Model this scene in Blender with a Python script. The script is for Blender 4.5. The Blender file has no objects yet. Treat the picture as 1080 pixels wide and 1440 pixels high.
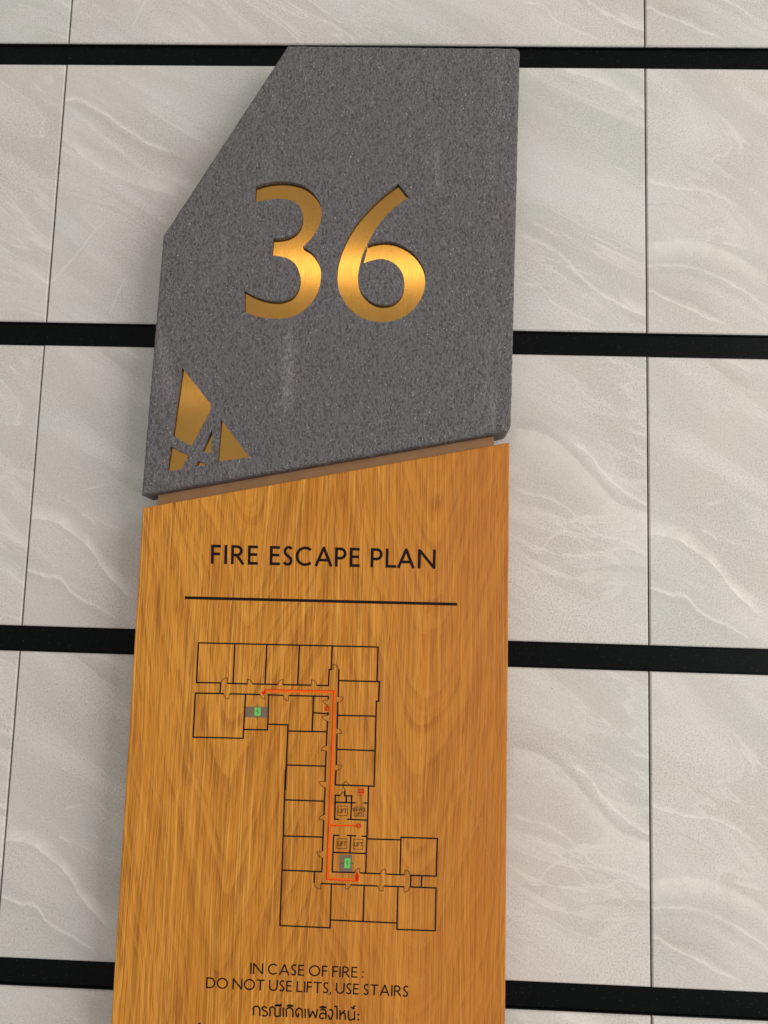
import bpy, bmesh, math, random
from mathutils import Vector, Matrix, geometry
random.seed(7)
S = bpy.context.scene
C = S.collection

# ------------------------------------------------------------------ camera
F, PA, PB, PC = 1202.276, -0.120521, -0.037169, -0.030454      # focal length in photo pixels, pitch, yaw, roll
CX, CY, CZ = 0.377427, -0.587498, 0.820612                      # metres: right of a tile joint, below a strip, off the wall
H0 = 1.95                                                       # height of the top strip above the floor
def to_world(x, y, z): return Vector((x, -z, y + H0))           # wall coordinates (right, up, off the wall) to the scene
RM = Matrix.Rotation(PC, 3, 'Z') @ Matrix.Rotation(PA, 3, 'X') @ Matrix.Rotation(PB, 3, 'Y')
RT = RM.transposed()
cam_data = bpy.data.cameras.new('camera'); cam = bpy.data.objects.new('camera', cam_data); C.objects.link(cam)
cam_data.sensor_fit = 'HORIZONTAL'; cam_data.sensor_width = 36.0; cam_data.lens = F / 1080 * 36
cam_data.clip_start = 0.01; cam_data.clip_end = 100
ax = [to_world(*RT.col[i]) - to_world(0, 0, 0) for i in range(3)]
M4 = Matrix((ax[0], ax[1], ax[2])).transposed().to_4x4(); M4.translation = to_world(CX, CY, CZ)
cam.matrix_world = M4
S.camera = cam
def at(px, py, z=0.0):
    """photo pixel -> (x, y) in wall coordinates on the plane z metres off the tile face"""
    d = RT @ Vector(((px - 540) / F, -(py - 720) / F, -1.0))
    t = (z - CZ) / d.z
    return (CX + d.x * t, CY + d.y * t)

# ------------------------------------------------------------------ light and exposure
w = bpy.data.worlds.new('World'); S.world = w; w.use_nodes = True
bg = w.node_tree.nodes['Background']; bg.inputs[0].default_value = (1.0, 0.99, 0.97, 1); bg.inputs[1].default_value = 0.63
def area(name, loc, target, sx, sy, power, col):
    l = bpy.data.lights.new(name, 'AREA'); l.shape = 'RECTANGLE'; l.size = sx; l.size_y = sy; l.energy = power; l.color = col
    o = bpy.data.objects.new(name, l); C.objects.link(o); o.location = loc
    o.rotation_euler = (Vector(target) - Vector(loc)).to_track_quat('-Z', 'Y').to_euler()
    return o
area('window_light', (2.75, -1.95, 1.55), (0.3, 0, 1.4), 2.2, 2.6, 90, (1.0, 0.985, 0.965))
area('ceiling_light', (0.25, -2.55, 2.745), (0.3, 0, 1.6), 0.95, 0.09, 1.4, (1.0, 0.84, 0.52))
area('far_ceiling_light', (-0.95, -4.9, 2.82), (0.1, 0, 1.6), 0.9, 0.09, 0.35, (1.0, 0.88, 0.70))
S.view_settings.view_transform = 'Standard'; S.view_settings.look = 'None'
S.view_settings.exposure = 0.0; S.view_settings.gamma = 1.0
S.render.engine = 'CYCLES'; S.cycles.use_denoising = True

# ------------------------------------------------------------------ node helpers
class NT:
    def __init__(s, name):
        s.m = bpy.data.materials.new(name); s.m.use_nodes = True
        s.t = s.m.node_tree; s.b = s.t.nodes['Principled BSDF']
    def n(s, typ, **kw):
        nd = s.t.nodes.new(typ)
        for k, v in kw.items(): setattr(nd, k, v)
        return nd
    def set(s, sock, v):
        if hasattr(v, 'is_linked') or isinstance(v, bpy.types.NodeSocket): s.t.links.new(v, sock)
        else: sock.default_value = v
    def math(s, op, a, b=None, c=None, clamp=False):
        nd = s.n('ShaderNodeMath', operation=op, use_clamp=clamp)
        for i, v in enumerate((a, b, c)):
            if v is not None: s.set(nd.inputs[i], v)
        return nd.outputs[0]
    def mr(s, v, a, b, c=0.0, d=1.0, smooth=False):
        nd = s.n('ShaderNodeMapRange', clamp=True)
        if smooth: nd.interpolation_type = 'SMOOTHSTEP'
        for i, q in enumerate((v, a, b, c, d)): s.set(nd.inputs[i], q)
        return nd.outputs[0]
    def mix(s, f, a, b, blend='MIX'):
        nd = s.n('ShaderNodeMix', data_type='RGBA', blend_type=blend)
        s.set(nd.inputs[0], f); s.set(nd.inputs[6], a); s.set(nd.inputs[7], b)
        return nd.outputs[2]
    def noise(s, vec, scale, detail=2.0, rough=0.5, dist=0.0, color=False):
        nd = s.n('ShaderNodeTexNoise')
        s.set(nd.inputs['Vector'], vec); s.set(nd.inputs['Scale'], scale); s.set(nd.inputs['Detail'], detail)
        s.set(nd.inputs['Roughness'], rough); s.set(nd.inputs['Distortion'], dist)
        return nd.outputs['Color' if color else 'Fac']
    def mapping(s, vec, loc=(0, 0, 0), rot=(0, 0, 0), sc=(1, 1, 1)):
        nd = s.n('ShaderNodeMapping'); s.set(nd.inputs[0], vec)
        nd.inputs[1].default_value = loc; nd.inputs[2].default_value = rot; nd.inputs[3].default_value = sc
        return nd.outputs[0]
    def comb(s, x, y, z):
        nd = s.n('ShaderNodeCombineXYZ')
        for i, v in enumerate((x, y, z)): s.set(nd.inputs[i], v)
        return nd.outputs[0]
    def sep(s, v):
        nd = s.n('ShaderNodeSeparateXYZ'); s.set(nd.inputs[0], v); return nd.outputs
    def obj(s): return s.n('ShaderNodeTexCoord').outputs['Object']
    def bump(s, h, strength, dist, normal=None):
        nd = s.n('ShaderNodeBump'); nd.inputs['Strength'].default_value = strength; nd.inputs['Distance'].default_value = dist
        s.set(nd.inputs['Height'], h)
        if normal is not None: s.set(nd.inputs['Normal'], normal)
        return nd.outputs[0]
    def curve(s, x, pts):
        nd = s.n('ShaderNodeFloatCurve'); s.set(nd.inputs['Value'], x)
        mp = nd.mapping; mp.extend = 'HORIZONTAL'
        cv = mp.curves[0]
        pts = sorted(pts)
        cv.points[0].location = pts[0]; cv.points[1].location = pts[-1]
        for p in pts[1:-1]: cv.points.new(*p)
        mp.update()
        return nd.outputs[0]
    def out(s, color=None, rough=None, normal=None, metal=None, spec=None):
        b = s.b.inputs
        if color is not None: s.set(b['Base Color'], color)
        if rough is not None: s.set(b['Roughness'], rough)
        if normal is not None: s.set(b['Normal'], normal)
        if metal is not None: s.set(b['Metallic'], metal)
        if spec is not None: s.set(b['Specular IOR Level'], spec)
        return s.m
def srgb(r, g, b):
    f = lambda c: (c / 255 / 12.92) if c / 255 <= .04045 else ((c / 255 + .055) / 1.055) ** 2.4
    return (f(r), f(g), f(b), 1)
def plain(name, col, rough=0.6, metal=0.0, spec=0.5):
    t = NT(name)
    nz = t.noise(t.obj(), 60, 3, 0.6)
    c = t.mix(t.mr(nz, .3, .7, 0, 1), tuple(x * .88 for x in col[:3]) + (1,), tuple(min(1, x * 1.08) for x in col[:3]) + (1,))
    return t.out(c, t.mr(nz, .3, .7, rough * .92, min(1, rough * 1.08)), None, metal, spec)

# ------------------------------------------------------------------ wall measures
TW, PITCH, STRIP = 0.600, 0.303742, 0.024562
TH = PITCH - STRIP
GAP = 0.0017

def tile_local(px, py, row, col):
    x, y = at(px, py)
    u = max(0.0, min(1.0, x / TW - col))
    y0 = -(row * PITCH)            # row r lies between strip r (above) and strip r+1; its bottom:
    bottom = y0 - PITCH
    return (u, (y - bottom) / TH)

def zc(ox, oy, sc): return lambda p: (ox + p[0] / sc, oy + p[1] / sc)
ZL1, ZR1 = zc(0, 0, 2.571), zc(660, 0, 2.571)
ZL2, ZR2 = zc(0, 440, 2.769), zc(660, 560, 2.571)

def V(zf, row, pts, up, dn, amp, fade=(0.02, 0.03)):
    col = math.floor(at(*zf(pts[len(pts) // 2]))[0] / TW)
    return ([tile_local(*zf(p), row - 1, col) for p in pts], up, dn, amp * .72, fade)

VEINS_A = [
    V(ZL2, 2, [(112, 800), (200, 806), (260, 835), (320, 888), (370, 945), (400, 1000), (440, 1045), (480, 1085), (530, 1120)], .010, .0012, .85),
    V(ZL2, 2, [(105, 1005), (170, 1022), (235, 1035), (270, 1085), (310, 1110), (380, 1140), (430, 1175), (478, 1213)], .0024, .0009, .85),
    V(ZL2, 2, [(105, 1015), (170, 1035), (235, 1050), (270, 1098), (310, 1125), (380, 1155), (430, 1190), (470, 1213)], .001, .008, -.25),
    V(ZL2, 2, [(315, 785), (345, 800), (375, 835)], .002, .001, .7, (.005, .005)),
    V(ZL2, 2, [(340, 690), (375, 682), (412, 668)], .002, .001, .5, (.005, .005)),
    V(ZL2, 2, [(370, 150), (420, 180), (480, 215), (570, 262)], .012, .002, -.45),
    V(ZL2, 2, [(355, 135), (400, 168), (450, 203), (480, 220)], .0018, .001, .6),
    V(ZL2, 2, [(430, 135), (500, 160), (590, 205)], .005, .001, .45),
    V(ZR2, 2, [(150, 105), (260, 132), (350, 190), (420, 262), (470, 322), (520, 372), (640, 412)], .001, .042, .40),
    V(ZR2, 2, [(150, 85), (260, 112), (350, 172), (420, 240), (470, 300), (520, 350), (640, 395)], .006, .006, -.40),
    V(ZR2, 2, [(355, 155), (430, 198), (480, 268), (520, 308), (580, 350), (640, 386)], .0032, .0012, .75),
    V(ZR2, 2, [(450, 240), (520, 285), (580, 295), (640, 300)], .002, .010, .35),
    V(ZR2, 2, [(150, 330), (230, 345), (310, 372), (360, 402), (420, 462), (480, 500), (560, 520), (640, 562)], .0022, .0016, .45),
    V(ZR2, 2, [(150, 360), (230, 375), (310, 395), (360, 425), (420, 482), (480, 520), (560, 540), (640, 580)], .001, .005, -.22),
    V(ZR2, 2, [(150, 492), (200, 522), (250, 545), (300, 500), (350, 486), (400, 520), (460, 575), (560, 545), (640, 570)], .0022, .001, .42),
    V(ZR2, 2, [(150, 508), (200, 535), (250, 562), (300, 545), (350, 590), (420, 622), (500, 612), (560, 600), (640, 612)], .0005, .016, -.32),
    V(ZR2, 2, [(232, 0), (262, 80), (300, 150), (312, 300), (335, 410), (370, 510), (402, 622)], .003, .003, -.22),
]
VEINS_C = [
    V(ZL1, 1, [(230, 500), (330, 585), (430, 640), (520, 670), (590, 690), (660, 705)], .012, .003, .55),
    V(ZL1, 1, [(295, 365), (380, 415), (470, 478), (560, 530), (650, 556)], .0035, .001, .7),
    V(ZL1, 1, [(300, 380), (380, 432), (470, 496), (560, 548), (650, 575), (740, 640)], .001, .010, -.32),
    V(ZL1, 1, [(235, 390), (330, 455), (430, 540), (520, 610), (640, 660), (740, 690)], .004, .004, .30),
    V(ZL1, 1, [(190, 1022), (240, 962), (300, 890), (345, 830), (390, 798)], .0022, .0022, .42, (.01, .01)),
    V(ZL1, 1, [(390, 1150), (430, 1055), (470, 985)], .002, .002, .6, (.01, .01)),
    V(ZL1, 1, [(170, 1090), (220, 1130), (300, 1165)], .004, .002, -.3),
    V(ZL1, 1, [(590, 480), (640, 590), (680, 640)], .002, .002, -.5, (.01, .01)),
    V(ZR1, 1, [(170, 848), (260, 878), (340, 930), (400, 1000), (470, 1060), (560, 1110), (635, 1142)], .0035, .0012, .7),
    V(ZR1, 1, [(170, 862), (260, 895), (340, 945), (400, 1015), (470, 1075), (560, 1125), (635, 1157)], .001, .008, -.20),
    V(ZR1, 1, [(165, 1025), (260, 1040), (300, 1098), (370, 1132), (430, 1160), (495, 1198)], .002, .001, .65),
    V(ZR1, 1, [(330, 250), (450, 290), (540, 325), (600, 365), (637, 398)], .012, .0015, .55),
    V(ZR1, 1, [(300, 262), (380, 300), (430, 325)], .002, .006, -.35),
    V(ZR1, 1, [(520, 1040), (580, 1100), (637, 1140)], .007, .003, .35),
    V(ZR1, 1, [(555, 1150), (590, 1155), (630, 1160)], .008, .008, -.55, (.015, .015)),
    V(ZR1, 1, [(520, 495), (545, 450), (580, 400)], .004, .004, -.25, (.01, .01)),
    V(ZR1, 1, [(330, 840), (360, 860), (380, 870)], .002, .001, .4, (.005, .005)),
]
VEINS_B = [
    V(ZR1, 1, [(645, 892), (760, 870), (860, 885), (950, 925), (1030, 975), (1100, 1012)], .003, .018, .50),
    V(ZR1, 1, [(645, 965), (760, 962), (860, 990), (960, 1040), (1100, 1128)], .0022, .001, .55),
    V(ZR1, 1, [(645, 985), (760, 978), (860, 1008), (960, 1060), (1100, 1146)], .001, .007, -.28),
    V(ZR1, 1, [(645, 650), (740, 682), (830, 688), (910, 715), (1010, 778)], .003, .001, .6),
    V(ZR1, 1, [(660, 740), (760, 745), (850, 798)], .0008, .0008, -.6, (.01, .01)),
    V(ZR1, 1, [(665, 1055), (750, 1100), (840, 1138), (900, 1160), (965, 1203)], .0025, .001, .6),
    V(ZR1, 1, [(700, 1060), (780, 1080), (860, 1120), (920, 1150)], .014, .004, -.38, (.03, .03)),
    V(ZR1, 1, [(905, 870), (960, 885), (1010, 900)], .003, .002, .6, (.01, .01)),
    V(ZL2, 2, [(0, 862), (50, 880), (104, 915)], .008, .001, .5),
    V(ZL2, 2, [(0, 878), (50, 898), (104, 935)], .001, .007, -.32),
    V(ZL2, 2, [(0, 978), (60, 1030), (92, 1052)], .004, .001, .5),
]

def tile_material(name, veins, seed):
    t = NT(name); o = t.obj()
    rnd = t.n('ShaderNodeObjectInfo').outputs['Random']
    shift = t.n('ShaderNodeVectorMath', operation='ADD'); t.set(shift.inputs[0], o)
    t.set(shift.inputs[1], t.comb(t.math('MULTIPLY', rnd, 3.7), seed, t.math('MULTIPLY', rnd, 9.1)))
    gv = shift.outputs[0]                                    # grain differs from tile to tile, the print repeats
    x, y, z = t.sep(o)
    n1 = t.math('SUBTRACT', t.noise(o, 28, 3, .55), .5); n2 = t.math('SUBTRACT', t.noise(o, 160, 3, .6), .5)
    zz = t.math('ADD', z, t.math('ADD', t.math('MULTIPLY', n1, .010), t.math('MULTIPLY', n2, .0035)))
    u = t.math('DIVIDE', x, TW)
    patch = t.mr(t.noise(o, 70, 4, .65), .30, .62, .35, 1)
    pos = neg = None
    for pts, up, dn, amp, fade in veins:
        d = t.math('SUBTRACT', zz, t.math('MULTIPLY', t.curve(u, [(a, max(0, min(1, b * .9 + .05))) for a, b in pts]), TH / .9))
        d = t.math('ADD', d, .05 * TH / .9)
        m = t.math('MULTIPLY', t.mr(d, 0, up * 1.5, 1, 0), t.mr(d, -dn * 1.15, 0, 0, 1, True))
        u0, u1 = min(p[0] for p in pts), max(p[0] for p in pts)
        if u0 > .035: m = t.math('MULTIPLY', m, t.mr(u, u0, u0 + fade[0], 0, 1, True))
        if u1 < .965: m = t.math('MULTIPLY', m, t.mr(u, u1 - fade[1], u1, 1, 0, True))
        m = t.math('MULTIPLY', m, abs(amp))
        if amp > 0: pos = m if pos is None else t.math('MAXIMUM', pos, m)
        else: neg = m if neg is None else t.math('MAXIMUM', neg, m)
    # faint diagonal layering everywhere
    rot = t.mapping(o, rot=(0, math.radians(-32), 0))
    lay = t.mapping(rot, loc=(seed * 1.3, 0, seed * 2.1), sc=(2.4, 1, 11))
    ln = t.noise(lay, 1.7, 5, .58, 1.0)
    ridge = t.mr(t.math('ABSOLUTE', t.math('SUBTRACT', ln, .5)), 0, .022, 1, 0, True)
    lowm = t.mr(t.noise(o, 6.0, 2, .5), .45, .65, 0, 1, True)
    ridge = t.math('MULTIPLY', ridge, t.math('MULTIPLY', lowm, .26))
    band = t.mr(ln, .35, .68, 0, 1, True)
    tone = t.noise(gv, 5.5, 3, .55)
    base = t.mix(t.mr(tone, .34, .66, 0, 1, True), srgb(188, 179, 172), srgb(182, 181, 173))
    base = t.mix(t.math('MULTIPLY', band, .46), base, srgb(211, 207, 201))
    # grain
    g1 = t.noise(gv, 600, 3, .75); g2 = t.noise(gv, 210, 4, .72)
    gran = t.mr(t.noise(gv, 9, 3, .6), .38, .62, .55, 1, True)
    g = t.math('MULTIPLY', t.mr(g1, .36, .56, 1, 0, True), gran)
    base = t.mix(t.math('MULTIPLY', g, .60), base, srgb(150, 140, 131))
    base = t.mix(t.math('MULTIPLY', t.mr(g2, .56, .72, 0, 1, True), .40), base, srgb(214, 209, 200))
    speck = t.mr(t.noise(gv, 340, 1, .5), .715, .76, 0, 1, True)
    base = t.mix(t.math('MULTIPLY', speck, .32), base, srgb(92, 84, 76))
    if neg is not None: base = t.mix(t.math('MULTIPLY', neg, patch), base, srgb(146, 140, 131))
    p2 = t.math('MAXIMUM', t.math('MULTIPLY', pos, patch), ridge)
    col = t.mix(p2, base, srgb(226, 221, 212))
    h = t.math('ADD', t.math('MULTIPLY', g1, .6), t.math('MULTIPLY', g2, .4))
    return t.out(col, t.mr(g2, .3, .7, .50, .68), t.bump(h, .22, .0008), None, .35)
TILE_A = tile_material('stone_tile_print_a', VEINS_A, 1.0)
TILE_B = tile_material('stone_tile_print_b', VEINS_B, 2.0)
TILE_C = tile_material('stone_tile_print_c', VEINS_C, 3.0)

def strip_material():
    t = NT('black_painted_metal'); o = t.obj()
    n = t.noise(t.mapping(o, sc=(1, 1, 14)), 60, 3, .6); s = t.mr(t.noise(o, 900, 1, .5), .735, .76, 0, 1)
    c = t.mix(t.math('MULTIPLY', s, .35), (.0016, .0020, .0023, 1), (.12, .12, .11, 1))
    return t.out(c, t.mr(n, .3, .7, .30, .42), t.bump(n, .05, .0006), None, .07)
STRIP_M = strip_material()
MORTAR = plain('dark_backing', (.012, .010, .008, 1), .9)

# ------------------------------------------------------------------ mesh helpers
def mesh_obj(name, verts, faces, mat, parent=None, smooth=False, origin=None):
    me = bpy.data.meshes.new(name)
    if origin is not None: verts = [(v[0] - origin[0], v[1] - origin[1], v[2] - origin[2]) for v in verts]
    me.from_pydata([tuple(v) for v in verts], [], faces); me.materials.append(mat); me.update()
    if smooth:
        for p in me.polygons: p.use_smooth = True
    o = bpy.data.objects.new(name, me); C.objects.link(o)
    if origin is not None: o.location = origin
    if parent is not None:
        o.parent = parent
        o.location = Vector(origin or (0, 0, 0)) - world_loc(parent)
    return o
def world_loc(o):
    l = Vector(o.location)
    while o.parent is not None:
        o = o.parent; l = l + Vector(o.location)
    return l

# ------------------------------------------------------------------ wall
ROW0, ROW1, COL0, COL1 = -1, 7, -1, 1
xa, xb = COL0 * TW, (COL1 + 1) * TW
ztop, zbot = H0 - ROW0 * PITCH, H0 - (ROW1) * PITCH
zbot = min(zbot, 0.0)
def box(x0, x1, y0, y1, z0, z1):
    v = [(x0, y0, z0), (x1, y0, z0), (x1, y1, z0), (x0, y1, z0), (x0, y0, z1), (x1, y0, z1), (x1, y1, z1), (x0, y1, z1)]
    return v, [(0, 1, 5, 4), (1, 2, 6, 5), (2, 3, 7, 6), (3, 0, 4, 7), (4, 5, 6, 7), (3, 2, 1, 0)]
v, f = box(xa, xb, .0098, .16, zbot, ztop)
wall = mesh_obj('wall', v, f, MORTAR); wall['kind'] = 'structure'
wall['label'] = 'pale stone-look tiled wall crossed by recessed black metal strips'
# one tile mesh per print: a slab with eased front edges, origin at its lower left front corner
def tile_mesh(mat):
    e, wd, th = .0011, TW - GAP, .0100
    v = []
    for y, ins in ((0.0, e), (e, 0.0), (th, 0.0)):
        v += [(GAP / 2 + ins, y, ins), (GAP / 2 + wd - ins, y, ins), (GAP / 2 + wd - ins, y, TH - ins), (GAP / 2 + ins, y, TH - ins)]
    f = [(0, 1, 2, 3)]
    for k in (0, 4):
        for i in range(4):
            j = (i + 1) % 4; f.append((k + i, k + 4 + i, k + 4 + j, k + j))
    f.append((11, 10, 9, 8))
    me = bpy.data.meshes.new('tile'); me.from_pydata(v, [], f); me.materials.append(mat); me.update(); return me
TM = {k: tile_mesh(m) for k, m in (('A', TILE_A), ('B', TILE_B), ('C', TILE_C))}
PRINT = {(0, 0): 'C', (1, 0): 'C', (2, 0): 'A', (3, 0): 'A', (4, 0): 'C', (0, 1): 'B', (1, 1): 'B', (2, 1): 'A', (3, 1): 'B', (4, 1): 'C',
         (0, -1): 'B', (1, -1): 'B', (2, -1): 'B', (3, -1): 'A', (4, -1): 'B'}
for r in range(ROW0, ROW1):
    zb = H0 - (r + 1) * PITCH
    if zb < 0: continue
    for c in range(COL0, COL1 + 1):
        o = bpy.data.objects.new('tile', TM[PRINT.get((r + 1, c), 'ABC'[(r * 2 + c) % 3])]); C.objects.link(o); o.parent = wall
        o.location = (c * TW, random.uniform(-.00025, .00025), zb)
        o.rotation_euler = (random.uniform(-.0012, .0012), 0, random.uniform(-.0006, .0006))
# recessed black strips: shallow channel with a thin lip at each edge
for r in range(ROW0 + 1, ROW1):
    zt = H0 - r * PITCH
    if zt - STRIP < 0: continue
    prof = [(.0099, 0), (.0022, 0), (.0022, -.0012), (.0040, -.0016), (.0040, -STRIP + .0016), (.0022, -STRIP + .0012), (.0022, -STRIP), (.0099, -STRIP)]
    v = [(x, p[0], zt + p[1] * .995 - .00006) for x in (xa, xb) for p in prof]
    n = len(prof); f = [(i, i + 1, n + i + 1, n + i) for i in range(n - 1)] + [tuple(range(n))[::-1], tuple(range(n, 2 * n))]
    mesh_obj('metal_strip', v, f, STRIP_M, wall, origin=(0, 0, zt))

# ------------------------------------------------------------------ sign materials
def granite_material():
    t = NT('rough_grey_granite'); o = t.obj()
    n1 = t.noise(o, 300, 4, .62); n2 = t.noise(o, 130, 3, .55)
    wv = t.noise(t.mapping(o, rot=(0, .5, 0), sc=(1, 1, .8)), 460, 3, .58)
    big = t.noise(o, 6, 3, .55)
    c = t.mix(t.mr(big, .35, .65, 0, 1, True), srgb(101, 95, 96), srgb(99, 96, 95))
    c = t.mix(t.math('MULTIPLY', t.mr(wv, .36, .50, 1, 0, True), .64), c, srgb(60, 56, 57))
    c = t.mix(t.math('MULTIPLY', t.mr(n1, .56, .70, 0, 1, True), .38), c, srgb(146, 142, 142))
    sp = t.mr(t.noise(o, 700, 2, .5), .68, .73, 0, 1, True)
    c = t.mix(t.math('MULTIPLY', sp, .55), c, srgb(212, 208, 206))
    pale = t.math('MULTIPLY', t.mr(t.noise(t.mapping(o, sc=(5, 1, 1.2)), 9, 3, .6), .60, .76, 0, 1, True), .20)
    c = t.mix(pale, c, srgb(158, 152, 148))
    ox, oy, oz = t.sep(o)                       # a pale rubbed streak below the numerals
    sx, sz = STREAK
    dx = t.math('DIVIDE', t.math('ADD', t.math('SUBTRACT', ox, sx), t.math('MULTIPLY', t.math('SUBTRACT', n2, .5), .012)), .010)
    dz = t.math('DIVIDE', t.math('SUBTRACT', oz, sz), .062)
    st = t.math('MULTIPLY', t.mr(t.math('ABSOLUTE', dx), 0, 1, 1, 0, True), t.mr(t.math('ABSOLUTE', dz), .2, 1, 1, 0, True))
    c = t.mix(t.math('MULTIPLY', t.math('MULTIPLY', st, t.mr(n1, .40, .62, .2, 1)), .30), c, srgb(180, 176, 172))
    h = t.math('ADD', t.math('MULTIPLY', wv, .9), t.math('ADD', t.math('MULTIPLY', n1, .4), t.math('MULTIPLY', n2, .5)))
    return t.out(c, t.mr(n1, .3, .7, .48, .66), t.bump(h, 1.0, .0052), None, .4)

def brass_material(name, col):
    t = NT(name); o = t.obj()
    st = t.noise(t.mapping(o, sc=(1, 1, .03)), 1300, 3, .6); bl = t.noise(o, 30, 2, .5)
    c = t.mix(t.mr(bl, .35, .65, 0, 1, True), col, tuple(k * .93 for k in col[:3]) + (1,))
    c = t.mix(t.math('MULTIPLY', t.mr(st, .35, .65, 0, 1), .16), c, tuple(k * .75 for k in col[:3]) + (1,))
    return t.out(c, t.mr(st, .3, .7, .085, .14), None, 1.0)
BRASS = brass_material('brushed_brass', (.47, .245, .058, 1))
BRONZE = plain('satin_bronze', srgb(156, 116, 78), .45, .35)

LEAVES = None
def oak_material(xs):
    t = NT('oak_veneer'); o = t.obj()
    x, y, z = t.sep(o)
    # two flat-cut leaves side by side
    b0, c0, c1 = xs
    side = t.mr(x, b0 - .0004, b0 + .0004, 0, 1)
    cx = t.math('ADD', c0, t.math('MULTIPLY', side, c1 - c0))
    wob = t.math('MULTIPLY', t.math('SUBTRACT', t.noise(t.comb(t.math('MULTIPLY', side, 7.3), 0.0, z), 5, 2, .5), .5), .05)
    xl = t.math('SUBTRACT', t.math('SUBTRACT', x, cx), wob)
    wv = t.comb(x, t.math('MULTIPLY', side, 3.1), t.math('MULTIPLY', z, .22))
    warp = t.math('SUBTRACT', t.noise(wv, 9, 2, .5), .5)
    warp2 = t.math('SUBTRACT', t.noise(wv, 45, 2, .5), .5)
    r_ = t.math('SQRT', t.math('ADD', t.math('MULTIPLY', xl, xl), .00016))
    g = t.math('SUBTRACT', t.math('MULTIPLY', r_, 165.0), t.math('MULTIPLY', z, 46.0))
    g = t.math('ADD', g, t.math('ADD', t.math('MULTIPLY', warp, 10.0), t.math('MULTIPLY', warp2, 1.3)))
    gn = t.noise(t.comb(g, 0.0, t.math('MULTIPLY', z, .5)), .42, 3, .6)          # uneven ring width and strength
    ring = t.math('FRACT', t.math('ADD', t.math('MULTIPLY', g, .50), t.math('MULTIPLY', gn, 3.0)))
    early = t.math('MULTIPLY', t.mr(ring, 0, .5, 1, 0, True), t.mr(ring, .88, 1.0, 1, 0))
    late = t.math('MULTIPLY', t.mr(ring, .35, .80, 0, 1, True), t.mr(ring, .86, 1.0, 1, 0, True))
    flow = t.noise(t.comb(t.math('MULTIPLY', g, 1.5), 0.0, t.math('MULTIPLY', z, 11.0)), 1.0, 3, .62)     # streaks that follow the figure
    lean = t.math('ADD', x, t.math('MULTIPLY', t.math('SUBTRACT', t.noise(wv, 14, 3, .5), .5), .018))
    lv = t.comb(lean, y, z)
    fib = t.noise(t.mapping(lv, sc=(1, 1, .008)), 700, 3, .65)
    fib2 = t.noise(t.mapping(lv, sc=(1, 1, .010)), 200, 3, .55)
    pore = t.noise(t.mapping(lv, sc=(1, 1, .011)), 820, 3, .65)
    pore2 = t.noise(t.mapping(lv, loc=(3, 0, 5), sc=(1, 1, .0075)), 520, 3, .68)
    broad = t.noise(t.mapping(o, sc=(1, 1, .10)), 13, 3, .5)
    c = t.mix(t.mr(broad, .32, .68, 0, 1, True), srgb(180, 113, 29), srgb(197, 131, 43))
    c = t.mix(t.math('MULTIPLY', t.mr(fib2, .34, .66, 0, 1, True), .30), c, srgb(168, 98, 20))
    gs = t.mr(gn, .35, .65, .35, 1)
    c = t.mix(t.math('MULTIPLY', t.math('MULTIPLY', early, gs), .22), c, srgb(150, 84, 15))
    c = t.mix(t.math('MULTIPLY', t.math('MULTIPLY', late, gs), .22), c, srgb(222, 160, 62))
    c = t.mix(t.math('MULTIPLY', t.mr(flow, .53, .68, 0, 1, True), .12), c, srgb(226, 166, 72))
    c = t.mix(t.math('MULTIPLY', t.mr(flow, .32, .46, 1, 0, True), .16), c, srgb(146, 80, 16))
    flk = t.math('MULTIPLY', t.mr(fib, .54, .62, 0, 1, True), .40)
    c = t.mix(flk, c, srgb(228, 170, 78))
    pk = t.math('MAXIMUM', t.mr(pore, .39, .47, 1, 0, True), t.math('MULTIPLY', t.mr(pore2, .36, .46, 1, 0, True), .9))
    pk = t.math('MAXIMUM', pk, t.math('MULTIPLY', t.mr(t.noise(t.mapping(lv, loc=(7, 0, 2), sc=(1, 1, .042)), 700, 2, .6), .37, .45, 1, 0, True), .95))
    pm = t.math('MULTIPLY', pk, t.math('ADD', .40, t.math('MULTIPLY', early, .18)))
    c = t.mix(pm, c, srgb(98, 48, 6))
    red = t.mr(t.math('ADD', t.noise(t.mapping(o, sc=(1, 1, .08)), 7, 2, .5), t.math('MULTIPLY', x, .55)), .46, .70, 0, 1, True)
    c = t.mix(t.math('MULTIPLY', red, .55), c, srgb(158, 88, 26))
    h = t.math('SUBTRACT', t.math('MULTIPLY', fib, .4), t.math('MULTIPLY', pm, 1.0))
    return t.out(c, t.mr(fib, .3, .7, .40, .52), t.bump(h, .30, .0006), None, .25)
INK = plain('dark_print', (.007, .003, .004, 1), .6, 0, .12)
THIN_INK = plain('thin_brown_print', srgb(84, 50, 18), .6, 0, .12)
RED_INK = plain('red_print', srgb(188, 34, 2), .6, 0, .1)
ORANGE_INK = plain('orange_print', srgb(220, 92, 14), .6, 0, .1)
GREEN_INK = plain('green_print', srgb(96, 178, 82), .5)
GREY_INK = plain('grey_print', srgb(104, 86, 66), .55)

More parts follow.
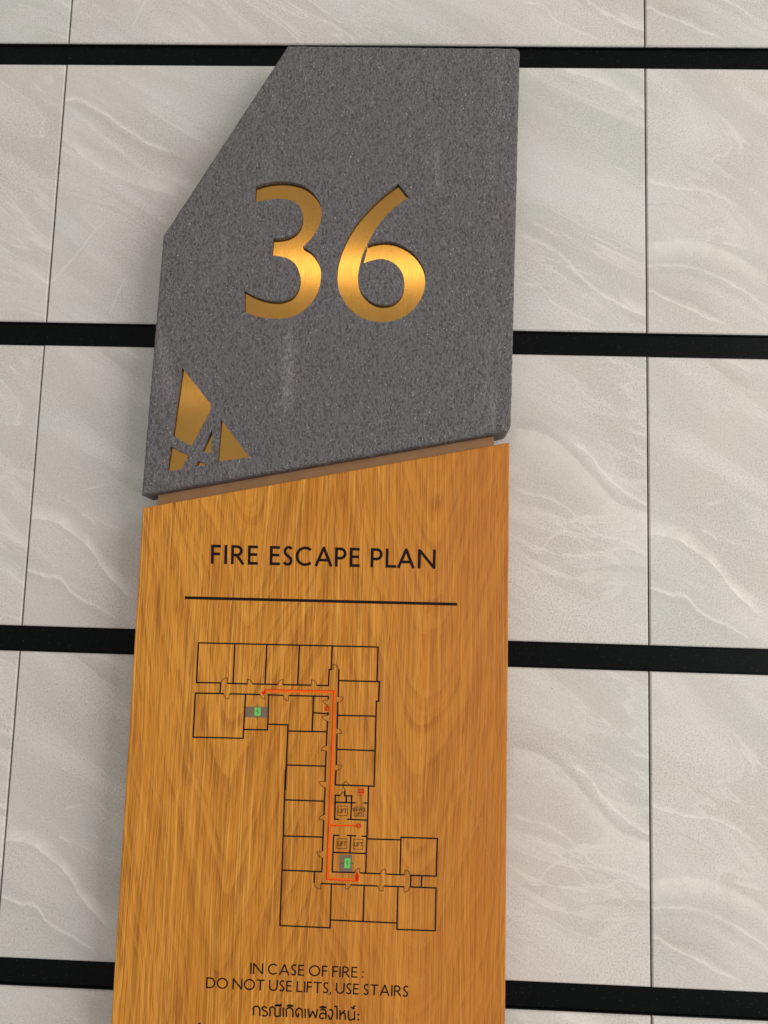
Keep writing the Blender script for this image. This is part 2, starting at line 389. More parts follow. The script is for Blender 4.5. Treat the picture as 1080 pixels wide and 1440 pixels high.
# ------------------------------------------------------------------ sign geometry
ZF = 0.046                    # front plane of slab and board, metres off the tile face
ZI = ZF - 0.0042              # face of the brass inlays
def P(px, py, z=ZF):
    a, b = at(px, py, z); return (a, b)
def spline(segs, n=5):
    """outline through points; ('c', x, y) marks a corner. Returns a dense closed polygon."""
    pts = [(p[1], p[2], True) if p[0] == 'c' else (p[0], p[1], False) for p in segs]
    k0 = next(i for i, p in enumerate(pts) if p[2]) if any(p[2] for p in pts) else 0
    pts = pts[k0:] + pts[:k0]; N = len(pts); out = []
    for i in range(N):
        p0, p1, p2, p3 = pts[i - 1], pts[i], pts[(i + 1) % N], pts[(i + 2) % N]
        if p1[2] and p2[2]:
            out.append(p1[:2]); continue
        a = p1 if p1[2] else p0; d = p2 if p2[2] else p3
        for k in range(n):
            s = k / n
            q = [0.5 * (2 * p1[j] + (p2[j] - a[j]) * s + (2 * a[j] - 5 * p1[j] + 4 * p2[j] - d[j]) * s * s + (3 * p1[j] - a[j] - 3 * p2[j] + d[j]) * s ** 3) for j in (0, 1)]
            out.append(tuple(q))
    return out
N36 = zc(330, 240, 3.724)
def c_(x, y): return ('c', x, y)
three = [c_(108, 80), (165, 63), (235, 55), (300, 60), (360, 78), (410, 115), (445, 165), (456, 215), (448, 270), (425, 320), (395, 362),
         c_(358, 398), (400, 425), (432, 468), (450, 520), (450, 575), (436, 635), (400, 695), (350, 740), (290, 768), (220, 776), (150, 770), (95, 757),
         c_(50, 737), c_(50, 628), (90, 650), (140, 670), (200, 682), (252, 678), (300, 658), (328, 620), (340, 575), (337, 530), (320, 492), (290, 466), (245, 450),
         c_(192, 443), c_(200, 355), (250, 352), (300, 335), (335, 303), (352, 260), (352, 215), (335, 180), (300, 157), (255, 148), (205, 148), (150, 156), c_(104, 167)]
six = [c_(857, 66), c_(914, 137), (850, 182), (800, 229), (755, 282), (720, 335), c_(694, 387), (740, 374), (800, 370), (860, 384), (920, 418), (965, 465), (992, 520),
       (998, 575), (988, 640), (955, 705), (900, 755), (840, 783), (770, 793), (700, 783), (640, 755), (590, 708), (555, 650), (538, 590), (535, 530), (545, 465), (570, 392), (605, 322), (655, 250), (720, 178), (790, 115)]
counter = [c_(691, 395), (668, 445), (655, 497), (645, 556), (651, 605), (675, 650), (715, 685), (765, 702), (815, 697), (855, 674), (880, 635), (888, 587),
           (880, 542), (855, 502), (815, 473), (765, 462), (715, 471), c_(668, 487)]
NLG = zc(220, 500, 7.2)
logo = [[(258, 118), (548, 490), (545, 560), (362, 908), (335, 908), (160, 800)],
        [(650, 645), (945, 1030), (612, 1075)],
        [(565, 738), (552, 990), (458, 968)],
        [(140, 920), (325, 1010), (258, 1145), (200, 1162), (102, 1165)],
        [(425, 1065), (518, 1108), (385, 1122)]]
def px_poly(poly, zf): return [P(*zf(p)) for p in poly]
POLY3, POLY6, POLYC = px_poly(spline(three), N36), px_poly(spline(six), N36), px_poly(spline(counter), N36)
POLYL = [px_poly(l, NLG) for l in logo]

def area2(p): return sum(p[i - 1][0] * p[i][1] - p[i][0] * p[i - 1][1] for i in range(len(p)))
def ccw(p): return p if area2(p) > 0 else p[::-1]
def inside(pt, poly):
    x, y = pt; r = False
    for i in range(len(poly)):
        (x1, y1), (x2, y2) = poly[i - 1], poly[i]
        if (y1 > y) != (y2 > y) and x < (x2 - x1) * (y - y1) / (y2 - y1) + x1: r = not r
    return r
def fill(polys):
    """even-odd triangulation of nested polygons"""
    vs, es = [], []
    for p in polys:
        k = len(vs); vs += [Vector(q) for q in p]; es += [(k + i, k + (i + 1) % len(p)) for i in range(len(p))]
    r = geometry.delaunay_2d_cdt(vs, es, [], 0, 1e-7)
    fs = []
    for f in r[2]:
        c = sum((r[0][i] for i in f), Vector((0, 0))) / len(f)
        if sum(inside(c, p) for p in polys) % 2: fs.append(tuple(f))
    return [tuple(v) for v in r[0]], fs
def inset(p, d):
    """move every vertex of a ccw polygon inward by d"""
    out = []; n = len(p)
    for i in range(n):
        a, b, c = Vector(p[i - 1]), Vector(p[i]), Vector(p[(i + 1) % n])
        e1, e2 = (b - a).normalized(), (c - b).normalized()
        n1, n2 = Vector((-e1.y, e1.x)), Vector((-e2.y, e2.x))
        m = (n1 + n2); m = m / max(.3, m.dot(n1))
        out.append(tuple(b + m * d))
    return out
def resample(p, step, jit):
    out = []
    for i in range(len(p)):
        a, b = Vector(p[i]), Vector(p[(i + 1) % len(p)])
        n = max(1, int((b - a).length / step)); nr = Vector((-(b - a).y, (b - a).x)).normalized()
        for k in range(n):
            q = a.lerp(b, k / n)
            if k: q = q + nr * random.gauss(0, jit)
            out.append(tuple(q))
    return out
def round_corner(p, idx, r, n=5):
    out = []
    for i, q in enumerate(p):
        if i not in idx: out.append(q); continue
        a, b, c = Vector(p[i - 1]), Vector(q), Vector(p[(i + 1) % len(p)])
        s, e = b + (a - b).normalized() * r, b + (c - b).normalized() * r
        for k in range(n + 1):
            t = k / n; out.append(tuple(s * (1 - t) ** 2 + b * 2 * t * (1 - t) + e * t * t))
    return out
def slab(name, outer, holes, zfront, zback, rad, mat, parent, origin, wall_depth=0.006, steps=4):
    """solid plate with a rounded front edge and pockets cut into its face"""
    vs, fs = [], []
    outer = ccw(outer)
    rings = []
    for k in range(steps + 1):
        a = math.pi / 2 * k / steps
        rings.append((inset(outer, rad * (1 - math.sin(a))) if k < steps else outer, zfront - rad * (1 - math.cos(a))))
    rings.append((outer, zback))
    face_v, face_f = fill([rings[0][0]] + holes)
    vs += [to_world(q[0], q[1], zfront) for q in face_v]
    fs += [f for f in face_f]
    k = len(vs); n = len(outer)
    for ring, z in rings: vs += [to_world(q[0], q[1], z) for q in ring]
    for j in range(len(rings) - 1):
        for i in range(n):
            i2 = (i + 1) % n
            fs.append((k + j * n + i, k + (j + 1) * n + i, k + (j + 1) * n + i2, k + j * n + i2))
    bk = k + (len(rings) - 1) * n
    bv, bf = fill([outer]); kb = len(vs); vs += [to_world(q[0], q[1], zback) for q in bv]; fs += [tuple(kb + i for i in f[::-1]) for f in bf]
    for h in holes:
        kh = len(vs); m = len(h)
        vs += [to_world(q[0], q[1], zfront) for q in h] + [to_world(q[0], q[1], zfront - wall_depth) for q in h]
        fs += [(kh + i, kh + (i + 1) % m, kh + m + (i + 1) % m, kh + m + i) for i in range(m)]
    o = mesh_obj(name, vs, fs, mat, parent, origin=tuple(origin))
    bm = bmesh.new(); bm.from_mesh(o.data); bmesh.ops.remove_doubles(bm, verts=bm.verts, dist=1e-6); bmesh.ops.recalc_face_normals(bm, faces=bm.faces)
    bm.to_mesh(o.data); bm.free()
    return o
def plate(name, polys, z0, z1, mat, parent, origin):
    """flat plate from nested outlines, z1 in front"""
    v2, f2 = fill(polys); vs, fs = [], []
    n = len(v2)
    vs = [to_world(q[0], q[1], z1) for q in v2]; fs = list(f2)
    for h in polys:
        k = len(vs); m = len(h)
        vs += [to_world(q[0], q[1], z1) for q in h] + [to_world(q[0], q[1], z0) for q in h]
        fs += [(k + i, k + (i + 1) % m, k + m + (i + 1) % m, k + m + i) for i in range(m)]
    o = mesh_obj(name, vs, fs, mat, parent, origin=tuple(origin))
    bm = bmesh.new(); bm.from_mesh(o.data); bmesh.ops.remove_doubles(bm, verts=bm.verts, dist=1e-6); bmesh.ops.recalc_face_normals(bm, faces=bm.faces)
    f0 = max(bm.faces, key=lambda f: f.calc_area())
    bm.to_mesh(o.data); bm.free()
    return o

slab_px = [(404.5, 63.5), (731.5, 67), (718.5, 605), (198.5, 696), (229, 331), (258, 287)]
wood_px = [(200.5, 714), (716.6, 622), (710.4, 1440), (156, 1440)]
SL = [P(*p) for p in slab_px]
WD = [P(*p) for p in wood_px]
drop = 0.30                                                     # the board goes on below the picture
def ext(a, b, d):
    k = (a[1] - b[1] + d) / (a[1] - b[1]); return (a[0] + (b[0] - a[0]) * k, a[1] - (a[1] - b[1]) * k)
WDF = [WD[0], WD[1], ext(WD[1], WD[2], drop), ext(WD[0], WD[3], drop)]
bl = min(q[1] for q in WDF); WDF[2] = (WDF[2][0], bl); WDF[3] = (WDF[3][0], bl)
cxs = (WD[0][0] + WD[1][0]) / 2
sign = bpy.data.objects.new('fire_escape_sign', None); C.objects.link(sign); sign.location = to_world(cxs, bl, 0)
sign.empty_display_size = .05
sign['label'] = 'grey granite slab with brass 36 above an oak board printed with a fire escape plan'
sign['category'] = 'sign'
# stone slab with pockets
sl = ccw(round_corner(SL, [1, 2], .006))
sl = resample(sl, .004, .00016)
so = to_world(sum(q[0] for q in SL) / 6, min(q[1] for q in SL), ZF - .038)
_a = Vector(at(405, 520, ZF)); STREAK = (_a.x - so.x, _a.y + H0 - so.z)
GRANITE = granite_material()
stone = slab('stone_slab', sl, [POLY3, POLY6, POLYC] + POLYL, ZF, ZF - .038, .0028, GRANITE, sign, so)
plate('numeral', [POLY3], ZI - .0017, ZI, BRASS, stone, to_world(*POLY3[0], ZI))['label'] = 'brass numeral 3 set into the stone'
plate('numeral', [POLY6, POLYC], ZI - .0017, ZI, BRASS, stone, to_world(*POLY6[0], ZI))['label'] = 'brass numeral 6 set into the stone'
for l in POLYL: plate('emblem_piece', [l], ZI - .0017, ZI, BRASS, stone, to_world(*l[0], ZI))
# bronze bar between slab and board
ZB = ZF - .014
bar = [P(222.3, 696.4, ZB), P(694.5, 613.6, ZB), P(694.5, 634, ZB), P(222.3, 722, ZB)]
plate('joint_bar', [ccw(bar)], ZB - .0062, ZB, BRONZE, sign, to_world(*bar[0], ZB))
gap = [P(224, 676, ZB - .006), P(693, 590, ZB - .006), P(693, 630, ZB - .006), P(224, 716, ZB - .006)]
plate('shadow_gap_strip', [ccw(gap)], -.0005, ZB - .006, MORTAR, sign, to_world(*gap[0], 0))  # black strip added to draw the shadow line between slab and bar
# oak board
mid = P(462, 900)[0]
OAKO = to_world(mid, bl, ZF - .036)
OAK = oak_material((0.0, P(330, 950)[0] - mid, P(607, 760)[0] - mid))
board = slab('wood_board', WDF, [], ZF, ZF - .036, .0012, OAK, sign, OAKO, steps=3)
# dark carrier plate behind both, fixed to the wall
def toward(poly, d): return inset(ccw(poly), d)
bk = toward(SL, .022); plate('mounting_plate', [bk], -.0005, ZF - .0375, MORTAR, sign, to_world(*bk[0], 0))
bk = toward(WDF, .022); plate('mounting_plate', [bk], -.0005, ZF - .0355, MORTAR, sign, to_world(*bk[0], 0))

# ------------------------------------------------------------------ print on the board
class Ink:
    def __init__(s): s.v = []; s.f = []; s.k = 0
    def ribbon(s, pts, wpx, closed=False):
        """stroke through photo-pixel points on the board face"""
        n = len(pts)
        if n < 2: return
        s.k += 1; z = ZF + .00016 + .000004 * (s.k % 12)
        L, R = [], []
        for i in range(n):
            b = Vector(pts[i])
            a = Vector(pts[i - 1]) if (i > 0 or closed) else None
            c = Vector(pts[(i + 1) % n]) if (i < n - 1 or closed) else None
            e1 = (b - a).normalized() if a is not None else (c - b).normalized()
            e2 = (c - b).normalized() if c is not None else e1
            n1, n2 = Vector((-e1.y, e1.x)), Vector((-e2.y, e2.x))
            m = n1 + n2
            m = m / max(.5, m.dot(n1)) if m.length > 1e-6 else n1
            L.append(b + m * wpx / 2); R.append(b - m * wpx / 2)
        k = len(s.v)
        for a, b in zip(L, R):
            s.v.append(to_world(*P(a.x, a.y, z), z)); s.v.append(to_world(*P(b.x, b.y, z), z))
        for i in range(n if closed else n - 1):
            j = (i + 1) % n; s.f.append((k + 2 * i, k + 2 * i + 1, k + 2 * j + 1, k + 2 * j))
    def poly(s, pts):
        s.k += 1; z = ZF + .00016 + .000004 * (s.k % 12); k = len(s.v)
        s.v += [to_world(*P(a, b, z), z) for a, b in pts]; s.f.append(tuple(range(k, k + len(pts))))
    def build(s, name, mat, label=None):
        o = mesh_obj(name, s.v, s.f, mat, board, origin=tuple(s.v[0]))
        if label: o['label'] = label
        return o
def arc(cx, cy, rx, ry, a0, a1, n=14):
    return [(cx + rx * math.cos(math.radians(a0 + (a1 - a0) * i / n)), cy + ry * math.sin(math.radians(a0 + (a1 - a0) * i / n))) for i in range(n + 1)]
def smooth(pts, n=6):
    out = []
    for i in range(len(pts) - 1):
        p0, p1, p2, p3 = pts[max(0, i - 1)], pts[i], pts[i + 1], pts[min(len(pts) - 1, i + 2)]
        for k in range(n):
            t = k / n
            out.append(tuple(.5 * (2 * p1[j] + (p2[j] - p0[j]) * t + (2 * p0[j] - 5 * p1[j] + 4 * p2[j] - p3[j]) * t * t + (3 * p1[j] - p0[j] - 3 * p2[j] + p3[j]) * t ** 3) for j in (0, 1)))
    return out + [pts[-1]]
GW = dict(F=.50, I=.12, R=.68, E=.53, S=.50, C=.86, A=.92, P=.58, L=.54, N=.90, D=.84, O=1.02, T=.72, U=.80, V=.86)
def glyph(ch, wd, s):
    """upright monoline capitals, height 1; list of (centre line, closed)"""
    h = s / 2; stem = ([(h, 0), (h, 1)], False)
    if ch == 'I': return [stem]
    if ch == 'F': return [stem, ([(h, 1 - h), (wd, 1 - h)], 0), ([(h, .52), (wd * .93, .52)], 0)]
    if ch == 'E': return [stem, ([(h, 1 - h), (wd * .97, 1 - h)], 0), ([(h, .53), (wd * .92, .53)], 0), ([(h, h), (wd, h)], 0)]
    if ch == 'L': return [stem, ([(h, h), (wd, h)], 0)]
    if ch == 'T': return [([(wd / 2, 0), (wd / 2, 1)], 0), ([(0, 1 - h), (wd, 1 - h)], 0)]
    if ch in 'PR':
        lo = .44 if ch == 'P' else .48; bw = wd - h if ch == 'P' else wd * .86 - h
        r = (1 - h - lo) / 2
        bowl = [(h, 1 - h)] + arc(bw - r, lo + r, r, r, 90, -90) + [(h, lo)]
        return [stem, (bowl, 0)] + ([([(wd * .42, lo), (wd - h * .6, 0)], 0)] if ch == 'R' else [])
    if ch == 'D': return [stem, ([(h, 1 - h)] + arc(wd * .42, .5, wd * .58 - h, .5 - h, 90, -90, 20) + [(h, h)], 0)]
    if ch == 'O': return [(arc(wd / 2, .5, wd / 2 - h, .5 - h + .01, 0, 360, 32)[:-1], 1)]
    if ch == 'C': return [(arc(wd * .56, .5, wd * .56 - h, .5 - h + .01, 48, 312, 24), 0)]
    if ch == 'U':
        r = wd / 2 - h; return [([(h, 1), (h, r * .95 + h)] + arc(wd / 2, r * .95 + h, r, r * .95, 180, 360, 14) + [(wd - h, 1)], 0)]
    if ch == 'N': return [stem, ([(wd - h, 0), (wd - h, 1)], 0), ([(h, 1 - h * .6), (wd - h, h * .6)], 0)]
    if ch == 'A': return [([(h * .9, 0), (wd / 2 + h * .2, 1)], 0), ([(wd - h * .9, 0), (wd / 2 - h * .2, 1)], 0), ([(wd * .2, .32), (wd * .8, .32)], 0)]
    if ch == 'V': return [([(h * .9, 1), (wd / 2 + h * .2, 0)], 0), ([(wd - h * .9, 1), (wd / 2 - h * .2, 0)], 0)]
    if ch == 'S':
        q = [(.90, .86), (.72, .95), (.45, .95), (.18, .85), (.12, .70), (.28, .57), (.58, .47), (.84, .36), (.90, .22), (.74, .08), (.44, .05), (.20, .08), (.04, .17)]
        return [(smooth([(h * .6 + a * (wd - 1.2 * h), h * .8 + (b - .05) / .9 * (1 - 1.6 * h)) for a, b in q], 4), 0)]
    return []
def letters(ink, text, p0, p1, cap, stroke, xs=None, word=.42, gap=.13):
    """set a line of capitals between two photo-pixel points on its baseline"""
    p0, p1 = Vector(p0), Vector(p1); e = (p1 - p0).normalized(); up = Vector((e.y, -e.x)); s = stroke / cap
    if xs is None:
        xs, x = [], 0
        for ch in text:
            if ch == ' ': x += word - gap; continue
            wd = GW.get(ch, s); wd = s if ch in 'I:,' else wd
            xs.append((x, x + wd)); x += wd + gap
        tot = xs[-1][1]; k = (p1 - p0).length / (tot * cap)
        xs = [(a * k, b * k) for a, b in xs]
    i = 0
    for ch in text:
        if ch == ' ': continue
        a, b = xs[i]; i += 1
        if ch in ':,':
            for yy in ((.08, .55) if ch == ':' else (.06,)):
                c = p0 + e * (a + s / 2) * cap + up * yy * cap; r = stroke * .62
                ink.poly([tuple(c + e * r * math.cos(q * .785) + up * r * math.sin(q * .785)) for q in range(8)])
            if ch == ',': ink.ribbon([tuple(p0 + e * (a + s * .8) * cap + up * .06 * cap), tuple(p0 + e * a * cap - up * .16 * cap)], stroke * .7)
            continue
        for line, closed in glyph(ch, b - a, s):
            ink.ribbon([tuple(p0 + e * (a + q[0]) * cap + up * q[1] * cap) for q in line], stroke, closed)
# title, letter by letter as spaced on the board
tx = [(20, 62), (78, 88), (107, 165), (180, 224), (275, 320), (333, 375), (387, 462), (470, 548), (558, 608), (622, 666), (713, 765), (778, 825), (828, 905), (918, 995)]
ink = Ink(); letters(ink, 'FIRE ESCAPE PLAN', (296.5, 792.8), (612.4, 799.8), 27.0, 3.9, [((a - 20) / 3.086 / 27, (b - 20) / 3.086 / 27) for a, b in tx])
ink.build('title_lettering', INK, 'large dark letters reading FIRE ESCAPE PLAN')
ink = Ink(); ink.ribbon([(260, 840.5), (642.5, 849.7)], 4.0); ink.build('rule_line', INK, 'dark rule under the title')
ink = Ink(); letters(ink, 'IN CASE OF FIRE :', (351.5, 1369.5), (511, 1375.4), 15.4, 1.95); ink.build('notice_lettering', INK, 'dark letters reading IN CASE OF FIRE')
ink = Ink(); letters(ink, 'DO NOT USE LIFTS, USE STAIRS', (289.5, 1389.6), (574, 1401.8), 15.4, 1.95); ink.build('notice_lettering', INK, 'dark letters reading DO NOT USE LIFTS, USE STAIRS')
# Thai notice (loopless letters); x in zoom units, y in letter heights
TH_G = {
 'ko': (58, [[(2, 0), (4, .55), (0, .72), (12, .95), (30, 1), (48, .92), (57, .65), (57, 0)]]),
 'ro': (50, [[(48, .84), (30, .98), (10, .90), (8, .70), (30, .54), (47, .40), (46, .12), (28, 0), (4, .08)]]),
 'no': (92, [[(4, 0), (6, .6), (0, .76), (18, 1), (42, .9), (46, .6), (46, .14), (62, 0), (88, .12)], [(90, 1), (90, 0)]]),
 'e': (10, [[(5, 1), (5, 0)]]),
 'do': (58, [[(16, .02), (4, .35), (2, .68), (26, 1), (50, .86), (55, .6), (55, 0)], [(14, 0), (27, .28), (20, .48)]]),
 'pho': (82, [[(2, 1), (14, .02)], [(14, .02), (41, .78)], [(41, .78), (67, .02)], [(67, .02), (80, 1)]]),
 'lo': (57, [[(6, .86), (26, 1), (49, .9), (55, .6), (55, 0)], [(54, .48), (26, .60), (5, .40), (5, .12), (22, 0), (40, .12)]]),
 'ngo': (42, [[(8, .95), (27, 1), (39, .84), (37, .4), (27, .06), (14, 0), (2, .45)]]),
 'ai': (30, [[(22, 0), (22, 1.22), (12, 1.40), (0, 1.30)]]),
 'ho': (54, [[(3, 1), (3, 0)], [(3, .40), (22, .74), (46, 1)], [(24, .74), (44, .66), (48, .4), (48, 0)]]),
 'mo': (60, [[(3, 1), (7, .12), (22, 0), (48, .14), (56, 0)], [(56, 1), (56, 0)]]),
 'aa': (40, [[(2, .82), (18, 1), (34, .82), (36, .6), (36, 0)]]),
 'cho': (58, [[(4, .9), (16, 1), (10, .5), (20, .05), (45, .05), (50, .5), (42, .8), (58, 1)]]),
 'fo': (82, [[(2, 1), (14, .02)], [(14, .02), (41, .78)], [(41, .78), (67, .02)], [(67, .02), (80, 1.35)]]),
 'to': (58, [[(16, .02), (4, .35), (2, .68), (16, 1), (29, .85), (42, 1), (55, .6), (55, 0)]]),
 'bo': (58, [[(4, 1), (6, .1), (22, 0), (50, .04)], [(54, 1), (54, 0)]]),
 'nu': (60, [[(4, 1), (6, .1), (30, .3), (50, 0)], [(54, 1), (54, 0)]]),
 'ii': (0, [[(-52, 1.16), (-26, 1.26), (0, 1.16), (-52, 1.16)], [(0, 1.12), (0, 1.42)]]),
 'i': (0, [[(-56, 1.18), (-30, 1.30), (0, 1.20)], [(-56, 1.18), (0, 1.18)]]),
 'tho': (0, [[(-30, 1.40), (-16, 1.22), (-8, 1.24), (-10, 1.45), (4, 1.56)]]),
 'han': (0, [[(-40, 1.2), (-25, 1.35), (0, 1.3)]]),
}
def thai(ink, items, p0, slope, hpx, stroke, sc):
    for g, gx in items:
        for line in TH_G[g][1]:
            pts = [(p0[0] + (gx + q[0]) / sc, p0[1] + slope * (gx + q[0]) / sc - q[1] * hpx) for q in line]
            ink.ribbon(smooth(pts, 4) if len(pts) > 2 else pts, stroke)
ink = Ink()
thai(ink, [('ko', 95), ('ro', 166), ('no', 234), ('ii', 330), ('e', 345), ('ko', 374), ('i', 436), ('do', 455), ('e', 530), ('pho', 558), ('lo', 655), ('i', 714),
           ('ngo', 728), ('ai', 782), ('ho', 826), ('mo', 896), ('tho', 955)], (340, 1427.3), .047, 13.2, 2.1, 6.0)
for yy in (.08, .62):
    c = (340 + 984 / 6, 1427.3 + .047 * 984 / 6 - yy * 13.2)
    ink.poly([(c[0] + 1.5 * math.cos(q * .785), c[1] + 1.5 * math.sin(q * .785)) for q in range(8)])
ink.build('notice_lettering', INK, 'first line of dark Thai lettering')
ink = Ink(); x = 0; its = []
for g in ['ho', 'tho', 'aa', 'mo', 'ai', 'cho', 'tho', 'lo', 'i', 'fo', 'to', 'sp', 'ai', 'ho', 'tho', 'ai', 'cho', 'tho', 'bo', 'han', 'nu', 'ai', 'do']:
    if g == 'sp': x += 45; continue
    if TH_G[g][0] == 0: its.append((g, x - 14)); continue
    its.append((g, x)); x += TH_G[g][0] + 15
thai(ink, its, (272, 1459), .047, 13.2, 2.1, 6.0)
ink.build('notice_lettering', INK, 'second line of dark Thai lettering')

# floor plan (two tracing frames)
Z1, Z2 = zc(260, 890, 3.724), zc(380, 1080, 4.154)
w1 = [[(72, 52), (1012, 74)], [(1012, 72), (1006, 255)], [(1004, 254), (1019, 255), (1015, 358), (1003, 358), (991, 803)], [(993, 803), (786, 796)],
      [(772, 70), (767, 192), (756, 192), (752, 275)], [(807, 190), (803, 335)], [(801, 362), (798, 500)], [(797, 530), (794, 690)], [(792, 720), (788, 798)],
      [(806, 250), (1006, 255)], [(802, 432), (998, 436)], [(796, 610), (994, 617)], [(262, 56), (252, 264)], [(429, 60), (420, 268)], [(600, 64), (591, 272)],
      [(72, 50), (60, 262)], [(58, 260), (190, 262)], [(222, 264), (328, 267)], [(352, 267), (487, 270)], [(513, 271), (662, 274)], [(690, 275), (754, 276)],
      [(187, 262), (184, 317)], [(53, 315), (204, 318)], [(234, 319), (396, 323)], [(430, 324), (516, 327)], [(544, 328), (754, 333)], [(752, 331), (751, 350)],
      [(55, 315), (43, 546), (305, 552), (318, 320)], [(308, 506), (433, 508), (440, 324)], [(436, 478), (540, 482), (526, 823)],
      [(674, 332), (667, 516)], [(674, 418), (750, 424)], [(750, 415), (749, 432)], [(748, 462), (744, 519)], [(538, 514), (746, 518)], [(744, 517), (741, 592)],
      [(740, 620), (737, 698)], [(535, 692), (738, 698)], [(736, 697), (734, 780)]]
w2 = [[(90, 5), (57, 920)], [(321, 115), (314, 275)], [(313, 305), (305, 485)], [(305, 525), (301, 606)], [(86, 186), (318, 194)], [(78, 397), (311, 404)],
      [(70, 597), (305, 606)], [(258, 603), (257, 672)], [(55, 920), (350, 934), (358, 680)], [(295, 675), (440, 681)], [(470, 683), (628, 689)], [(664, 690), (783, 694)],
      [(815, 695), (971, 701)], [(549, 686), (543, 896)], [(746, 692), (740, 943)], [(354, 888), (744, 906)], [(738, 943), (964, 951), (969, 699)],
      [(564, 414), (764, 420)], [(764, 405), (977, 412), (970, 634)], [(764, 403), (758, 622)], [(363, 607), (494, 611)], [(525, 613), (643, 618)], [(678, 620), (784, 624)],
      [(815, 627), (972, 632)], [(823, 627), (820, 696)], [(886, 631), (883, 698)], [(575, 106), (558, 614)], [(379, 159), (412, 160)], [(436, 133), (436, 163), (476, 163), (470, 302)],
      [(446, 163), (445, 202)], [(378, 200), (500, 204)], [(545, 204), (570, 205)], [(381, 157), (377, 299), (402, 300)], [(447, 299), (566, 305)],
      [(369, 393), (403, 394)], [(447, 394), (503, 397)], [(535, 398), (565, 400)], [(371, 393), (363, 609)], [(471, 396), (466, 497)], [(368, 493), (562, 500)]]
ink = Ink()
for l in w1: ink.ribbon([Z1(p) for p in l], 2.0)
for l in w2: ink.ribbon([Z2(p) for p in l], 2.0)
ink.build('floor_plan_walls', INK, 'dark outline of rooms and corridors on the escape plan')
# doors: hinge, other jamb, swing side
d1 = [((222, 264), (192, 263), 1), ((328, 267), (352, 267), -1), ((513, 271), (487, 270), 1), ((662, 274), (690, 275), -1), ((232, 319), (204, 318), -1), ((420, 324), (396, 323), -1),
      ((544, 328), (516, 327), -1), ((803, 335), (802, 362), -1), ((797, 528), (797, 502), 1), ((793, 692), (792, 720), -1), ((750, 352), (750, 378), 1), ((748, 435), (748, 462), 1),
      ((740, 618), (741, 592), -1), ((777, 192), (805, 192), -1)]
d2 = [((322, 80), (321, 113), 1), ((313, 303), (314, 275), -1), ((305, 490), (305, 522), 1), ((293, 675), (260, 674), -1), ((443, 681), (470, 683), 1), ((660, 690), (630, 689), -1),
      ((674, 619), (646, 618), 1), ((786, 625), (815, 627), -1), ((783, 694), (815, 695), 1), ((522, 613), (495, 612), 1), ((432, 160), (412, 160), 1), ((468, 104), (440, 132), 1)]
for lst, zf in ((d1, Z1), (d2, Z2)):
    for hg, en, sd in lst:
        ink = Ink()
        hg, en = Vector(zf(hg)), Vector(zf(en)); a = en - hg
        b = Vector((-a.y, a.x)) * sd
        ink.ribbon([tuple(hg), tuple(hg + b)], .85)
        ink.ribbon([tuple(hg + b * math.cos(q * math.pi / 16) + a * math.sin(q * math.pi / 16)) for q in range(9)], .85)
        ink.build('door_symbol', THIN_INK)
for q in ([(394, 222), (451, 222), (451, 278), (392, 278)], [(492, 228), (548, 228), (546, 282), (490, 282)], [(392, 413), (449, 414), (447, 470), (390, 470)], [(488, 416), (543, 417), (541, 475), (486, 474)]):
    ink = Ink(); ink.ribbon([Z2(p) for p in q], .8, True)
    cx, cy = [sum(p[i] for p in q) / 4 for i in (0, 1)]
    if q[0][0] == 492:
        letters(ink, 'SERVICE', Z2((cx - 37, cy - 3)), Z2((cx + 37, cy + 0)), 4.6, .8)
        letters(ink, 'LIFT', Z2((cx - 20, cy + 22)), Z2((cx + 20, cy + 24)), 4.6, .8)
    else: letters(ink, 'LIFT', Z2((cx - 25, cy + 13)), Z2((cx + 25, cy + 15)), 6.4, .95)
    ink.build('lift_symbol', THIN_INK)
ink = Ink(); ink.poly([Z1(p) for p in ((319, 386), (436, 388), (434, 444), (317, 441))]); ink.build('stair_shading', GREY_INK)
ink = Ink(); ink.poly([Z2(p) for p in ((408, 505), (480, 508), (477, 606), (405, 604))]); ink.build('stair_shading', GREY_INK)
class Ink2(Ink): pass
for zf, q in ((Z1, ((366, 391), (398, 391), (396, 434), (363, 433))), (Z2, ((436, 528), (470, 528), (467, 585), (432, 584)))):
    ink = Ink(); ink.k = 8; ink.poly([zf(p) for p in q]); ink.build('exit_symbol', GREEN_INK)
    cx, cy = [sum(p[i] for p in q) / 4 for i in (0, 1)]
    ink = Ink(); ink.k = 10
    k = 1 if zf is Z1 else 1.15
    for l in ([(-2, -14), (3, -9), (-6, -2), (6, 2), (-4, 12)], [(-8, -8), (8, -4)], [(6, 2), (8, 14)]): ink.ribbon([zf((cx + a * k, cy + b * k)) for a, b in l], .9)
    if zf is Z2:
        ink.ribbon([zf((412, 555)), zf((431, 556))], 1.6); ink.ribbon([zf((471, 556)), zf((488, 557))], 1.6)
    else:
        ink.ribbon([zf((cx, 376)), zf((cx, 388))], 1.2); ink.ribbon([zf((cx, 437)), zf((cx, 452))], 1.2)
    ink.build('exit_figure', plain('dark_green_print', srgb(40, 84, 36), .5))
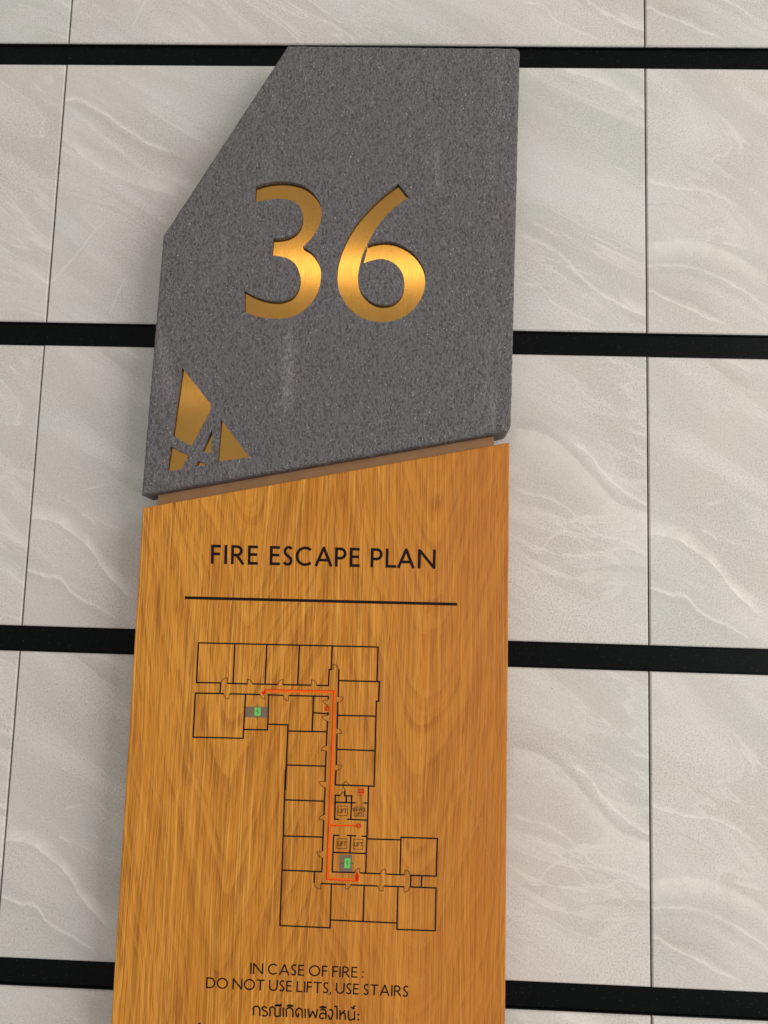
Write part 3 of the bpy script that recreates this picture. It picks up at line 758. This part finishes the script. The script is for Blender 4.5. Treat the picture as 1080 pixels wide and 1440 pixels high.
# escape route: orange band with a red core line
a0, a1, a2, a3, a4 = Z1((414, 303)), Z1((784, 309)), Z2((336, 648)), Z2((510, 656)), Z2((512, 628))
ink = Ink(); ink.ribbon([a0, a1, a2, a3, a4], 4.0); ink.ribbon([Z2((350, 333)), Z2((505, 336))], 2.6)
ink.build('escape_route', ORANGE_INK, 'orange escape route band along the corridor')
ink = Ink(); ink.k = 6; ink.ribbon([Z1((414, 297)), Z1((779, 303)), Z2((329, 652)), Z2((508, 660))], 1.0); ink.ribbon([Z2((350, 337)), Z2((500, 339))], 1.0)
ink.poly([Z1(p) for p in ((400, 310), (422, 300), (424, 316), (410, 326))])
ink.poly([Z2(p) for p in ((496, 632), (506, 602), (518, 634), (514, 660), (498, 658))])
ink.build('route_line', RED_INK, 'red line and arrows of the escape route')
ink = Ink(); ink.k = 9; ink.ribbon([Z2(p) for p in arc(516, 338, 12, 12, 0, 360, 18)[:-1]], 1.6, True); ink.ribbon([Z2((510, 342)), Z2((521, 333))], 1.4); ink.build('location_marker', RED_INK)
ink = Ink(); ink.k = 9
for q in (((516, 120), (548, 122), (547, 130), (516, 128)), ((516, 120), (523, 120), (523, 148), (515, 148)), ((541, 122), (548, 122), (547, 150), (540, 150)), ((515, 142), (548, 143), (547, 150), (515, 149))): ink.poly([Z2(p) for p in q])
ink.ribbon([Z2((525, 140)), Z2((538, 132))], .9); ink.ribbon([Z2((515, 158)), Z2((543, 159))], 1.0); ink.build('fire_point_symbol', RED_INK)
ink = Ink(); ink.k = 9; ink.ribbon([Z1(p) for p in arc(745, 395, 11, 11, 0, 360, 14)[:-1]], 1.5, True); ink.ribbon([Z1((740, 400)), Z1((750, 388))], 1.3); ink.build('fire_point_symbol', RED_INK)
# hairline scratches in the varnish
ink = Ink()
for l in ([(650, 1080), (668, 1140), (690, 1215), (704, 1262)], [(676, 1150), (662, 1178), (655, 1200)]): ink.ribbon(smooth(l, 4), .55)
ink.build('scratch', plain('scratched_varnish', srgb(200, 134, 58), .6), 'pale hairline scratches')
